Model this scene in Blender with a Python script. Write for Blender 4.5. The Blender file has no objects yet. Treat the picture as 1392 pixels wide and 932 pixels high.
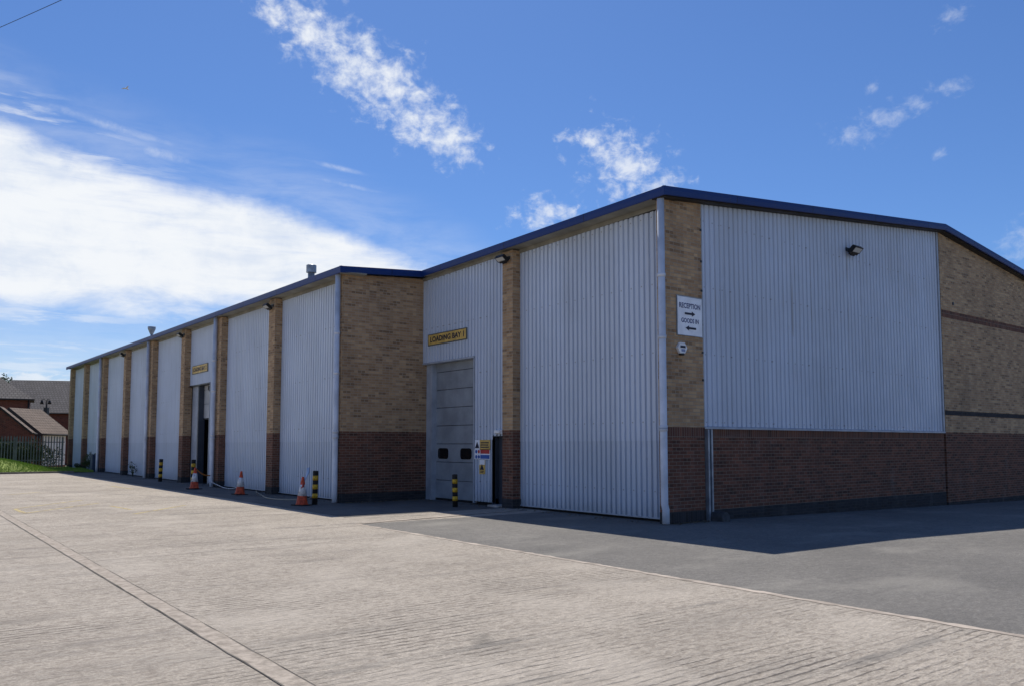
import bpy, math, random
from mathutils import Vector, Matrix
random.seed(11)
R_ = math.radians
SC = bpy.context.scene
COL = SC.collection

# ------------------------------------------------------------------ camera model
F_PX, CX, CY, HOR, EYE = 1101.0, 696.0, 522.0, 603.0, 1.64
PITCH = math.atan((HOR - CY) / F_PX)
YAW = math.atan(856 * math.cos(PITCH) / F_PX)          # +Y lies this far left of the view
CAM = Vector((-12.783, -11.316, EYE))
FH = Vector((math.sin(YAW), math.cos(YAW), 0)); RH = Vector((math.cos(YAW), -math.sin(YAW), 0)); UZ = Vector((0, 0, 1))
FW = FH * math.cos(PITCH) + UZ * math.sin(PITCH); UP = UZ * math.cos(PITCH) - FH * math.sin(PITCH)
def ray(x, y): return FW + RH * ((x - CX) / F_PX) + UP * ((CY - y) / F_PX)
def at(x, y, d): return CAM + ray(x, y) * d              # a point d metres ahead
def on_ground(x, y, z=0.0):
    r = ray(x, y); return CAM + r * ((z - CAM.z) / r.z)
def azel(x, y):
    d = ray(x, y); return math.degrees(math.atan2(d.x, d.y)), math.degrees(math.atan2(d.z, math.hypot(d.x, d.y)))

# ------------------------------------------------------------------ mesh helpers
class MB:
    def __init__(s): s.v = []; s.f = []; s.sm = []
    def quad(s, *p, smooth=False):
        n = len(s.v); s.v += [Vector(q) for q in p]; s.f.append(tuple(range(n, n + len(p)))); s.sm.append(smooth)
    def box(s, x0, x1, y0, y1, z0, z1, M=None):
        n = len(s.v)
        for z in (z0, z1):
            for x, y in ((x0, y0), (x1, y0), (x1, y1), (x0, y1)):
                p = Vector((x, y, z)); s.v.append(M @ p if M else p)
        for q in ((0, 3, 2, 1), (4, 5, 6, 7), (0, 1, 5, 4), (1, 2, 6, 5), (2, 3, 7, 6), (3, 0, 4, 7)):
            s.f.append(tuple(n + i for i in q)); s.sm.append(False)
        return s
    def prism(s, poly, a, b):
        """poly: list of points, a->b an offset vector: closed extruded prism"""
        off = Vector(b) - Vector(a); n = len(s.v); k = len(poly)
        s.v += [Vector(p) for p in poly] + [Vector(p) + off for p in poly]
        s.f.append(tuple(range(n + k - 1, n - 1, -1))); s.f.append(tuple(range(n + k, n + 2 * k))); s.sm += [False, False]
        for i in range(k):
            j = (i + 1) % k; s.f.append((n + i, n + j, n + k + j, n + k + i)); s.sm.append(False)
        return s
    def tube(s, pts, r, seg=10, cap=True, smooth=True):
        pts = [Vector(p) for p in pts]; n0 = len(s.v); rr = r if isinstance(r, (list, tuple)) else [r] * len(pts)
        prev = None
        for i, p in enumerate(pts):
            t = (pts[min(i + 1, len(pts) - 1)] - pts[max(i - 1, 0)]).normalized()
            if prev is None:
                a = Vector((0, 0, 1)) if abs(t.z) < .9 else Vector((1, 0, 0)); u = t.cross(a).normalized()
            else: u = (prev - t * prev.dot(t)).normalized()
            prev = u; w = t.cross(u)
            for k in range(seg):
                an = 2 * math.pi * k / seg; s.v.append(p + (u * math.cos(an) + w * math.sin(an)) * rr[i])
        for i in range(len(pts) - 1):
            for k in range(seg):
                a = n0 + i * seg + k; b = n0 + i * seg + (k + 1) % seg
                s.f.append((a, b, b + seg, a + seg)); s.sm.append(smooth)
        if cap:
            s.f.append(tuple(n0 + k for k in range(seg - 1, -1, -1))); s.f.append(tuple(n0 + (len(pts) - 1) * seg + k for k in range(seg))); s.sm += [False, False]
        return s
    def lathe(s, prof, seg=24, smooth=True):
        n0 = len(s.v)
        for r, z in prof:
            for k in range(seg):
                an = 2 * math.pi * k / seg; s.v.append(Vector((r * math.cos(an), r * math.sin(an), z)))
        for i in range(len(prof) - 1):
            for k in range(seg):
                a = n0 + i * seg + k; b = n0 + i * seg + (k + 1) % seg
                s.f.append((a, b, b + seg, a + seg)); s.sm.append(smooth)
        s.f.append(tuple(n0 + k for k in range(seg - 1, -1, -1))); s.f.append(tuple(n0 + (len(prof) - 1) * seg + k for k in range(seg))); s.sm += [False, False]
        return s
    def build(s, name, mat, parent=None, off=(0, 0, 0), bevel=0):
        me = bpy.data.meshes.new(name); o = Vector(off)
        me.from_pydata([tuple(v - o) for v in s.v], [], s.f); me.update()
        uv = me.uv_layers.new(name='UVMap')
        for p in me.polygons:
            n = p.normal; p.use_smooth = s.sm[p.index]
            ax = max(range(3), key=lambda i: abs(n[i]))
            for li in p.loop_indices:
                c = me.vertices[me.loops[li].vertex_index].co + o
                uv.data[li].uv = (c.y, c.z) if ax == 0 else (c.x, c.z) if ax == 1 else (c.x, c.y)
        me.materials.append(mat)
        ob = bpy.data.objects.new(name, me); COL.objects.link(ob)
        if parent: ob.parent = parent
        if bevel:
            m = ob.modifiers.new('Bevel', 'BEVEL'); m.width = bevel; m.segments = 2; m.limit_method = 'ANGLE'
        return ob

def tag(o, label=None, cat=None, group=None, kind=None):
    if label: o['label'] = label
    if cat: o['category'] = cat
    if group: o['group'] = group
    if kind: o['kind'] = kind
    return o
def empty(name, loc=(0, 0, 0), rz=0, label=None, cat=None, group=None):
    o = bpy.data.objects.new(name, None); COL.objects.link(o); o.location = loc; o.rotation_euler = (0, 0, rz); o.empty_display_size = .2
    return tag(o, label, cat, group)
def copy_tree(o, parent=None):
    c = o.copy(); COL.objects.link(c)
    if parent: c.parent = parent
    for ch in list(o.children): copy_tree(ch, c)
    return c

# ------------------------------------------------------------------ material helpers
class NT:
    def __init__(s, tree): s.t = tree
    def n(s, typ, ins=None, **props):
        nd = s.t.nodes.new(typ)
        for k, v in props.items(): setattr(nd, k, v)
        for k, v in (ins or {}).items(): s.set(nd.inputs[k], v)
        return nd
    def set(s, sock, v):
        if isinstance(v, bpy.types.NodeSocket): s.t.links.new(v, sock)
        elif isinstance(v, (tuple, list)) and len(v) == 3 and sock.type == 'RGBA': sock.default_value = (*v, 1)
        else: sock.default_value = v
    def m(s, op, a, b=0.0, c=0.0, clamp=False):
        nd = s.n('ShaderNodeMath', operation=op, use_clamp=clamp)
        for i, v in enumerate((a, b, c)): s.set(nd.inputs[i], v)
        return nd.outputs[0]
    def mix(s, f, a, b, bt='MIX'):
        nd = s.n('ShaderNodeMix', data_type='RGBA', blend_type=bt)
        s.set(nd.inputs[0], f); s.set(nd.inputs[6], a); s.set(nd.inputs[7], b); return nd.outputs[2]
    def ss(s, v, a, b, lo=0.0, hi=1.0):
        nd = s.n('ShaderNodeMapRange', interpolation_type='SMOOTHSTEP')
        for i, q in enumerate((v, a, b, lo, hi)): s.set(nd.inputs[i], q)
        return nd.outputs[0]
    def noise(s, vec, scale=1.0, detail=4.0, rough=.55, dist=0.0):
        nd = s.n('ShaderNodeTexNoise', {'Vector': vec, 'Scale': scale, 'Detail': detail, 'Roughness': rough, 'Distortion': dist}); return nd.outputs[0]
    def mapv(s, vec, loc=(0, 0, 0), rot=(0, 0, 0), scale=(1, 1, 1)):
        return s.n('ShaderNodeMapping', {'Vector': vec, 'Location': loc, 'Rotation': rot, 'Scale': scale}).outputs[0]

def new_mat(name, rough=.7, metal=0.0, spec=.4):
    m = bpy.data.materials.new(name); m.use_nodes = True; t = m.node_tree; nt = NT(t); b = t.nodes['Principled BSDF']
    b.inputs['Roughness'].default_value = rough; b.inputs['Metallic'].default_value = metal; b.inputs['Specular IOR Level'].default_value = spec
    return m, nt, b
def coords(nt, kind='Object'): return nt.n('ShaderNodeTexCoord').outputs[kind]
def bump(nt, b, h, dist=.01, st=1.0):
    nd = nt.n('ShaderNodeBump', {'Height': h, 'Distance': dist, 'Strength': st}); nt.set(b.inputs['Normal'], nd.outputs[0])
def plain(name, col, rough=.6, metal=0.0, var=.15, scale=3.0, spec=.4, bmp=0.0, bscale=40.0):
    """one paint or material, unevenly worn"""
    m, nt, b = new_mat(name, rough, metal, spec); c = coords(nt)
    n1 = nt.noise(c, scale, 6, .6)
    k = nt.ss(n1, .3, .7, 1 - var, 1 + var * .6)
    vm = nt.n('ShaderNodeVectorMath', {0: col, 'Scale': k}, operation='SCALE')
    nt.set(b.inputs['Base Color'], vm.outputs[0])
    nt.set(b.inputs['Roughness'], nt.ss(n1, .3, .7, min(1, rough + .08), max(.05, rough - .08)))
    if bmp: bump(nt, b, nt.noise(c, bscale, 3, .6), bmp)
    return m
def brick(name, c1, c2, mortar, row=.075, width=.225, soldier=False, stain=.25, burnt=(.03, .025, .022), burnt_p=.1, burnt_k=.42):
    m, nt, b = new_mat(name, .88, 0, .2)
    uv = coords(nt, 'UV')
    if soldier: uv = nt.mapv(uv, rot=(0, 0, math.pi / 2))
    def bt(a, bb, mo, bias, off):
        return nt.n('ShaderNodeTexBrick', {'Vector': uv, 'Color1': a, 'Color2': bb, 'Mortar': mo, 'Scale': 1.0, 'Mortar Size': .0068, 'Mortar Smooth': .25, 'Bias': bias, 'Brick Width': width, 'Row Height': row}, offset=0.0 if soldier else .5)
    a = bt(c1, c2, mortar, 0.0, .5)
    # one coarse random number per brick, from a cell-sized white noise
    sep = nt.n('ShaderNodeSeparateXYZ', {0: uv})
    rowi = nt.m('FLOOR', nt.m('DIVIDE', sep.outputs[1], row))
    shift = 0.0 if soldier else nt.m('MULTIPLY', nt.m('MODULO', nt.m('ABSOLUTE', rowi), 2.0), .5)
    coli = nt.m('FLOOR', nt.m('ADD', nt.m('DIVIDE', sep.outputs[0], width), shift))
    cell = nt.n('ShaderNodeCombineXYZ', {0: coli, 1: rowi})
    wn = nt.n('ShaderNodeTexWhiteNoise', {'Vector': cell.outputs[0]}, noise_dimensions='2D').outputs[0]
    col = nt.mix(nt.ss(wn, .2, .95, 0, .6), a.outputs[0], nt.mix(.5, c2, (c2[0] * .55, c2[1] * .52, c2[2] * .5)))
    col = nt.mix(nt.m('MULTIPLY', nt.m('GREATER_THAN', wn, 1 - burnt_p), burnt_k), col, burnt)
    col = nt.mix(a.outputs[1], col, mortar)
    st = nt.noise(nt.mapv(uv, scale=(.7, .35, 1)), 1.3, 6, .65)
    col = nt.mix(nt.ss(st, .45, .75, 0, stain), col, (.05, .045, .04))
    st2 = nt.noise(nt.mapv(uv, scale=(2.2, .5, 1), loc=(7, 3, 0)), 1.1, 5, .6)
    col = nt.mix(nt.ss(st2, .55, .8, 0, .18), col, (.42, .4, .37))
    nt.set(b.inputs['Base Color'], col)
    h = nt.m('SUBTRACT', nt.m('MULTIPLY', nt.noise(uv, 45, 4, .7), .35), a.outputs[1])
    bump(nt, b, h, .008)
    return m

TAN = brick('tan_brick', (.55, .375, .212), (.385, .242, .135), (.41, .35, .275), stain=.34, burnt_k=.3)
TANW = brick('tan_brick_gable', (.57, .40, .23), (.40, .26, .15), (.43, .375, .295), stain=.36, burnt_k=.32)
RED = brick('dark_red_brick', (.225, .095, .06), (.12, .056, .04), (.25, .2, .155), stain=.3)
RED_S = brick('soldier_brick', (.20, .085, .055), (.115, .053, .04), (.25, .2, .155), soldier=True)
BLUEB = brick('engineering_brick', (.05, .05, .055), (.035, .036, .042), (.07, .068, .065), stain=.2)
BLUE_S = brick('engineering_soldier', (.05, .05, .055), (.035, .036, .042), (.075, .07, .065), soldier=True)
REDHOUSE = brick('house_brick', (.24, .075, .045), (.19, .058, .036), (.2, .15, .12), stain=.2)

def cladding_mat(name, col, dirt):
    m, nt, b = new_mat(name, .42, 0, .45); c = coords(nt)
    streak = nt.noise(nt.mapv(c, scale=(5, 5, .22)), 1.6, 6, .65)
    blot = nt.noise(c, .55, 5, .6)
    fine = nt.noise(nt.mapv(c, scale=(1, 1, .5)), 7, 5, .7)
    col_ = nt.mix(nt.ss(streak, .42, .8, 0, .42), col, tuple(x * .62 for x in col))
    col_ = nt.mix(nt.ss(blot, .4, .75, 0, .3), col_, tuple(x * y for x, y in zip(col, (.8, .78, .72))))
    col_ = nt.mix(nt.ss(fine, .62, .8, 0, dirt), col_, (.2, .17, .13))
    sp2 = nt.n('ShaderNodeSeparateXYZ', {0: c})      # each metre wide sheet has aged a little differently
    sheet = nt.n('ShaderNodeTexWhiteNoise', {'W': nt.m('FLOOR', nt.m('DIVIDE', nt.m('ADD', sp2.outputs[0], sp2.outputs[1]), .93))}, noise_dimensions='1D').outputs[0]
    col_ = nt.mix(nt.ss(sheet, 0, 1, 0, .2), col_, tuple(x * y for x, y in zip(col, (.66, .64, .6))))
    fz = nt.m('LESS_THAN', nt.m('MODULO', nt.m('ADD', sp2.outputs[2], 20.1), 1.48), .03)
    fu = nt.m('LESS_THAN', nt.m('MODULO', nt.m('ADD', nt.m('ADD', sp2.outputs[0], sp2.outputs[1]), 20.0), .31), .035)
    col_ = nt.mix(nt.m('MULTIPLY', nt.m('MULTIPLY', fz, fu), .55), col_, (.16, .15, .14))
    run = nt.noise(nt.mapv(c, scale=(9, 9, .12)), 1.3, 3, .5)
    col_ = nt.mix(nt.m('MULTIPLY', nt.ss(run, .66, .74, 0, .5), nt.ss(blot, .4, .6)), col_, (.23, .2, .17))
    sep = nt.n('ShaderNodeSeparateXYZ', {0: c})      # splashed dirt low on the sheets and rusty edges, broken up by noise
    low = nt.m('MULTIPLY', nt.ss(nt.m('ADD', sep.outputs[2], nt.m('MULTIPLY', fine, .5)), .1, .75, 1, 0), .45)
    col_ = nt.mix(low, col_, (.17, .165, .155))
    nt.set(b.inputs['Base Color'], col_)
    nt.set(b.inputs['Roughness'], nt.ss(blot, .3, .7, .38, .58))
    bump(nt, b, nt.noise(nt.mapv(c, scale=(1, 1, .6)), 1.7, 3, .5), .02, .5)
    return m
CLAD = cladding_mat('grey_sheet', (.56, .63, .745), .25)
CLAD_LOW = cladding_mat('grey_sheet_lower', (.51, .58, .69), .4)
def fascia_mat():
    m, nt, b = new_mat('blue_fascia_jointed', .5, 0, .3); c = coords(nt); sp = nt.n('ShaderNodeSeparateXYZ', {0: c})
    n = nt.noise(c, 1.1, 6, .65); st = nt.noise(nt.mapv(c, scale=(6, 6, .6)), 1.5, 5, .6)
    u = nt.m('MODULO', nt.m('ADD', nt.m('ADD', sp.outputs[0], sp.outputs[1]), 300.0), 3.05)
    tone = nt.n('ShaderNodeTexWhiteNoise', {'W': nt.m('FLOOR', nt.m('DIVIDE', nt.m('ADD', nt.m('ADD', sp.outputs[0], sp.outputs[1]), 300.0), 3.05))}, noise_dimensions='1D').outputs[0]
    col = nt.mix(nt.ss(tone, 0, 1), (.006, .03, .15), (.012, .04, .165)); col = nt.mix(nt.ss(n, .5, .75, 0, .5), col, (.03, .05, .12)); col = nt.mix(nt.ss(st, .58, .75, 0, .4), col, (.05, .06, .09))
    col = nt.mix(nt.m('LESS_THAN', u, .022), col, (.004, .008, .03)); nt.set(b.inputs['Base Color'], col); return m
FASCIA = fascia_mat()
SOFFIT = plain('soffit_board', (.27, .26, .215), .8, 0, .25, 1.5)
FLASH = plain('flashing', (.36, .4, .46), .45, 0, .2, 2)
PIPE = plain('grey_downpipe', (.6, .64, .71), .4, 0, .2, 1.6)
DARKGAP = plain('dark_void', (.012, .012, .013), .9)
CORE = plain('core_render', (.22, .2, .17), .9)
ROOFM = plain('roof_sheet', (.2, .22, .25), .5, 0, .2, .4)
DOORM = plain('door_panel', (.27, .3, .335), .5, 0, .22, 1.4)
DOORL = plain('door_panel_light', (.42, .43, .44), .5, 0, .22, 1.4)
DOORD = plain('steel_door_dark', (.05, .062, .085), .5)
GLASSD = plain('black_glazing', (.008, .009, .01), .12, 0, .1, 3, .5)
BLACK = plain('black_metal', (.012, .012, .013), .45, 0, .3, 8)
RUBBER = plain('black_rubber', (.018, .018, .018), .8, 0, .3, 10)
GALV = plain('galvanised', (.3, .34, .39), .45, .4, .25, 5)
WHITE = plain('white_plastic', (.78, .79, .8), .5, 0, .12, 5)
LENS = plain('lamp_lens', (.55, .55, .53), .2, 0, .1, 30, .6)
SIGNW = plain('sign_white', (.85, .89, .95), .45, 0, .1, 4)
SIGNY = plain('sign_yellow', (.66, .44, .12), .5, 0, .25, 5)
SIGNR = plain('sign_red', (.5, .05, .05), .5)
SIGNB = plain('sign_blue', (.03, .11, .4), .5)
INK = plain('sign_ink', (.02, .022, .045), .6, 0, .3, 20)
YEL = plain('bollard_yellow', (.62, .38, .03), .55, 0, .5, 13)
ORANGE = plain('cone_orange', (.56, .075, .025), .6, 0, .5, 11)
SLEEVE = plain('cone_sleeve', (.64, .64, .65), .5, 0, .45, 11)
ROPE = plain('pale_rope', (.42, .36, .27), .85)
TAPE = plain('tape_orange', (.55, .2, .04), .6)
CONCB = plain('concrete_block', (.075, .076, .08), .95, 0, .3, 6, .2, .01)
STEP = plain('step_concrete', (.4, .38, .36), .95, 0, .25, 4, .2, .006)
PALEM = plain('palisade_steel', (.15, .165, .165), .5, .3, .25, 3)
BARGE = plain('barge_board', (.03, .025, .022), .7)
def tiles(name, c1, c2, row=.3):
    m, nt, b = new_mat(name, .85, 0, .25); uv = coords(nt, 'UV')
    t = nt.n('ShaderNodeTexBrick', {'Vector': uv, 'Color1': c1, 'Color2': c2, 'Mortar': tuple(x * .35 for x in c1), 'Scale': 1.0, 'Mortar Size': .02, 'Mortar Smooth': .4, 'Brick Width': .3, 'Row Height': row})
    n = nt.noise(uv, .8, 5, .6)
    nt.set(b.inputs['Base Color'], nt.mix(nt.ss(n, .4, .7, 0, .4), t.outputs[0], tuple(x * .65 for x in c2)))
    bump(nt, b, nt.m('MULTIPLY', t.outputs[1], -1.0), .03)
    return m
TILE_G = tiles('grey_tiles', (.17, .16, .155), (.14, .132, .128), .28)
TILE_B = tiles('brown_tiles', (.19, .15, .125), (.15, .12, .10), .28)
def leafmat(name, a, b_):
    m, nt, b = new_mat(name, .6, 0, .3); oi = nt.n('ShaderNodeNewGeometry').outputs['Random Per Island']
    nt.set(b.inputs['Base Color'], nt.mix(oi, a, b_)); return m
LEAF = leafmat('leaves', (.035, .07, .016), (.075, .13, .03))
LEAFD = leafmat('weed_leaves', (.03, .045, .016), (.07, .1, .03))
GRASSM = leafmat('grass_blades', (.17, .27, .03), (.32, .42, .075))
TRUNK = plain('bark', (.09, .065, .045), .9)

# ------------------------------------------------------------------ ground
def concrete_mat():
    m, nt, b = new_mat('yard_concrete', .88, 0, .25); c = coords(nt)
    sep = nt.n('ShaderNodeSeparateXYZ', {0: c})
    big = nt.noise(c, .22, 6, .62)
    streak = nt.noise(nt.mapv(c, scale=(.22, 1.5, 1)), .9, 7, .66)
    streak2 = nt.noise(nt.mapv(c, scale=(.35, 3.6, 1), loc=(13, 5, 0)), .7, 6, .6)
    mid = nt.noise(c, 2.3, 7, .7)
    speck = nt.noise(c, 38, 4, .75)
    warp = nt.noise(nt.mapv(c, scale=(.6, 1.0, 1)), 1.3, 5, .6)
    warp2 = nt.noise(nt.mapv(c, scale=(2.5, 6, 1)), 1.5, 4, .6)
    grain = nt.noise(nt.mapv(c, scale=(.55, 1, 1)), 17, 5, .7)
    ph = nt.m('ADD', nt.m('MULTIPLY', sep.outputs[1], 66.0), nt.m('ADD', nt.m('MULTIPLY', warp, 5.0), nt.m('MULTIPLY', warp2, 3.2)))
    rib = nt.m('SINE', ph)
    ribmask = nt.ss(nt.noise(nt.mapv(c, scale=(.3, .6, 1), loc=(3, 9, 0)), 1.3, 5, .6), .4, .66, .12, 1)
    brk = nt.ss(nt.noise(nt.mapv(c, scale=(1.3, 9, 1)), 2.0, 6, .7), .42, .6, 0, 1)
    groove = nt.m('MULTIPLY', nt.m('MULTIPLY', nt.ss(nt.m('ADD', rib, nt.m('MULTIPLY', nt.m('SUBTRACT', grain, .5), 1.2)), -.5, -1.05, 0, 1), ribmask), brk)
    col = nt.mix(nt.ss(big, .3, .7), (.485, .44, .378), (.575, .525, .455))
    col = nt.mix(nt.m('MULTIPLY', nt.ss(streak, .47, .72, 0, .66), nt.ss(mid, .3, .6, .45, 1)), col, (.222, .214, .198))
    col = nt.mix(nt.m('MULTIPLY', nt.ss(streak2, .55, .72, 0, .75), nt.ss(mid, .35, .6, .3, 1)), col, (.17, .168, .166))
    col = nt.mix(nt.ss(mid, .45, .75, 0, .5), col, (.30, .268, .232))
    col = nt.mix(nt.ss(grain, .36, .58, .72, 0), col, (.245, .215, .182))
    col = nt.mix(nt.ss(speck, .34, .66, .6, 0), col, (.21, .185, .16))
    col = nt.mix(nt.m('MULTIPLY', groove, .6), col, (.15, .13, .115))
    tyre = nt.noise(nt.mapv(c, scale=(.16, 2.6, 1), rot=(0, 0, R_(4)), loc=(40, 7, 0)), 1.0, 5, .6)
    col = nt.mix(nt.m('MULTIPLY', nt.ss(tyre, .58, .68, 0, .65), nt.ss(mid, .3, .6)), col, (.17, .165, .155))
    drip = nt.noise(nt.mapv(c, loc=(3, 17, 0)), .75, 3, .5)
    col = nt.mix(nt.m('MULTIPLY', nt.ss(drip, .68, .74, 0, .5), nt.ss(mid, .35, .55)), col, (.12, .115, .105))
    tone = nt.noise(nt.mapv(c, loc=(31, 2, 0)), .5, 5, .6)
    col = nt.mix(nt.ss(tone, .48, .7, 0, .45), col, (.52, .475, .415))
    nt.set(b.inputs['Base Color'], col)
    h = nt.m('ADD', nt.m('MULTIPLY', groove, -.9), nt.m('ADD', nt.m('MULTIPLY', speck, .7), nt.m('ADD', nt.m('MULTIPLY', mid, .8), nt.m('MULTIPLY', grain, 1.5))))
    bump(nt, b, h, .02)
    return m
def asphalt_mat():
    m, nt, b = new_mat('yard_asphalt', .86, 0, .3); c = coords(nt)
    big = nt.noise(c, .3, 6, .65); mid = nt.noise(c, 1.6, 6, .7); sp = nt.noise(c, 30, 5, .8); gr = nt.noise(nt.mapv(c, scale=(.6, 1, 1)), 11, 5, .75)
    col = nt.mix(nt.ss(big, .3, .7), (.165, .161, .154), (.245, .237, .222))
    col = nt.mix(nt.ss(mid, .52, .8, 0, .4), col, (.26, .25, .225))
    vo = nt.n('ShaderNodeTexVoronoi', {'Vector': c, 'Scale': 70.0}).outputs['Color']
    col = nt.mix(nt.ss(sp, .36, .64, .6, 0), col, (.075, .074, .072))
    col = nt.mix(nt.m('MULTIPLY', nt.ss(nt.n('ShaderNodeSeparateXYZ', {0: vo}).outputs[0], .8, 1), .35), col, (.3, .29, .275))
    col = nt.mix(nt.ss(gr, .36, .6, .5, 0), col, (.1, .098, .095))
    col = nt.mix(nt.ss(gr, .6, .72, 0, .35), col, (.33, .32, .3))
    pt = nt.noise(nt.mapv(c, scale=(.7, 1.3, 1), loc=(9, 2, 0)), .55, 5, .62)
    col = nt.mix(nt.ss(pt, .5, .68, 0, .38), col, (.3, .29, .262))
    stn = nt.noise(nt.mapv(c, loc=(4, 9, 0)), .9, 5, .55)
    col = nt.mix(nt.ss(stn, .62, .72, 0, .25), col, (.06, .06, .062))
    nt.set(b.inputs['Base Color'], col)
    bump(nt, b, nt.m('ADD', nt.m('ADD', sp, gr), nt.m('MULTIPLY', mid, .5)), .014)
    return m
CONC = concrete_mat(); ASPH = asphalt_mat()
EDGE = plain('edge_strip', (.42, .37, .32), .9, 0, .4, 2.2, .2, .006)
JOINTM = plain('joint_strip', (.36, .32, .276), .9, 0, .28, 9, .2, .018, 22.0)
SEAL = plain('joint_sealant', (.13, .118, .105), .85, 0, .6, 2.2)
KERBM = plain('kerb_stone', (.2, .18, .15), .95, 0, .3, 3)
EARTH = plain('far_ground', (.13, .13, .09), .95, 0, .3, .05)
def grid(name, mat, xs, ys, zf, clip=None):
    mb = MB()
    idx = {}
    for i, x in enumerate(xs):
        for j, y in enumerate(ys): idx[i, j] = len(mb.v); mb.v.append(Vector((x, y, zf(x, y))))
    for i in range(len(xs) - 1):
        for j in range(len(ys) - 1):
            mb.f.append((idx[i, j], idx[i + 1, j], idx[i + 1, j + 1], idx[i, j + 1])); mb.sm.append(True)
    return mb.build(name, mat)
g = MB(); g.quad((-900, -900, -.6), (900, -900, -.6), (900, 900, -.6), (-900, 900, -.6)); tag(g.build('ground', EARTH), kind='structure')
KX, KY = -5.0, 3.9                      # where concrete meets asphalt
def az_(x, y): return -.016 * max(0, min(x, 30) - 1.2)
def lin(a, b, n): return [a + (b - a) * i / n for i in range(n + 1)]
tag(grid('asphalt_apron', ASPH, lin(KX, 1.2, 3) + lin(1.2, 30, 12)[1:] + [80], lin(-60, KY, 8), az_), kind='structure')
c = MB(); c.quad((-70, -60, 0), (KX, -60, 0), (KX, 42.2, 0), (-70, 42.2, 0)); c.quad((KX, KY, 0), (1.5, KY, 0), (1.5, 55, 0), (KX, 55, 0))
tag(c.build('concrete_yard', CONC), kind='structure')
def shade_slab():
    m, nt, b = new_mat('shade_slab_concrete', .9, 0, .25); c = coords(nt)
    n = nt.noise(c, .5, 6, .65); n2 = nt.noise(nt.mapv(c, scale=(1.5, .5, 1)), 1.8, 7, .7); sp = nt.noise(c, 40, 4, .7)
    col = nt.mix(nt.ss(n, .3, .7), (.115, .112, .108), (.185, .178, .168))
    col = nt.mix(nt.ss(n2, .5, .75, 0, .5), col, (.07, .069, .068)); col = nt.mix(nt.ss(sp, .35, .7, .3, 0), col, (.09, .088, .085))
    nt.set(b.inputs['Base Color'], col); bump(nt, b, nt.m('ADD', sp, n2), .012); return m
q = MB(); q.quad((-4.5, 5.5, .004), (1.5, 5.5, .004), (1.5, 41.2, .004), (-4.5, 41.2, .004)); tag(q.build('painted_shade_strip', shade_slab()), kind='structure')  # dark mottled sheet: deepens the building's shade on the concrete by its colour
# pale edging along the asphalt, slightly ragged
e = MB()
def ragged(p, q, w, z, n, jit, mb):
    p, q = Vector(p), Vector(q); d = (q - p); s = Vector((-d.y, d.x)).normalized()
    prev = None
    for i in range(n + 1):
        c0 = p + d * (i / n); a = c0 + s * (w / 2 + random.uniform(-jit, jit)); b = c0 - s * (w / 2 + random.uniform(-jit, jit))
        if prev: mb.quad((prev[0].x, prev[0].y, z), (prev[1].x, prev[1].y, z), (b.x, b.y, z), (a.x, a.y, z))
        prev = (a, b)
ragged((KX, 3.96), (KX, -40), .1, .004, 420, .022, e); ragged((KX + .06, KY + .1), (.0, KY + .75), .13, .008, 30, .012, e)
tag(e.build('apron_edging', EDGE), kind='structure')
s = MB(); ragged((KX + .1, KY + .01), (.0, KY + .66), .035, .0085, 30, .008, s)
tag(s.build('apron_seam', SEAL), kind='structure')
j = MB(); ragged((-10.47, 42), (-10.47, -40), .17, .004, 120, .006, j); tag(j.build('concrete_joint', JOINTM), kind='structure')
j = MB(); ragged((-10.56, 42), (-10.56, -40), .016, .007, 240, .006, j); ragged((-10.385, 42), (-10.385, -40), .008, .007, 240, .005, j)
for yy in (-12.3, 1.4, 20.0, 31.0): ragged((-70, yy), (KX - .3, yy + .02), .010, .0025, 150, .005, j)
tag(j.build('joint_lines', SEAL), kind='structure')
# worn yellow lines
def worn_yellow():
    m, nt, b = new_mat('worn_yellow_paint', .85, 0, .2); c = coords(nt)
    n = nt.noise(nt.mapv(c, scale=(1, 2, 1)), 2.2, 7, .75)
    nt.set(b.inputs['Base Color'], (.56, .47, .25)); a = nt.ss(n, .38, .54, .12, .8); nt.set(b.inputs['Alpha'], a); return m
yl = MB()
for a, b in (((20, 691), (112, 679)), ((34, 697), (135, 683)), ((20, 691), (34, 697)), ((150, 687), (178, 692)), ((182, 698), (252, 686)), ((10, 672), (55, 668)), ((150, 660), (180, 664))):
    p, q = on_ground(*a), on_ground(*b); ragged((p.x, p.y), (q.x, q.y), .1, .004, 14, .008, yl)
tag(yl.build('yellow_bay_lines', worn_yellow()), kind='structure')

# ------------------------------------------------------------------ the warehouse
WH = empty('warehouse', (0, 0, 0), 0, 'long tan and dark red brick warehouse with grey corrugated bays under a blue roof edge', 'warehouse')
PX_, CXN = 0.0, .25            # pier fronts and cladding plane, near part
FX, FC = -2.65, -2.40          # the same for the projecting part
DBX = .03                      # loading bay sheets, flush with the near pier
RY = 9.6                      # brick return between them
YE = 52.0                      # far end
BT = 2.0                       # top of the dark brickwork
EOV = -.22                     # eave overhang
RXD, RZD = 12.5, 8.30          # ridge
def zN(y): return 6.97 - .0165 * (y + .3)                 # top of the near eave
def zF(y): return 6.60 + .40 * (y - 9.3) / 42.7          # top of the projecting eave
def zG(x): return 6.97 + (RZD - 6.97) * (x + .22) / (RXD + .22) if x < RXD else RZD - .109 * (x - RXD)
FH_ = .19
# solid core
MB().box(.75, 25, .35, YE - .1, -.6, 6.3).box(-1.0, .74, RY + .3, YE - .1, -.6, 6.2).build('inner_wall', CORE, WH)
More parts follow.
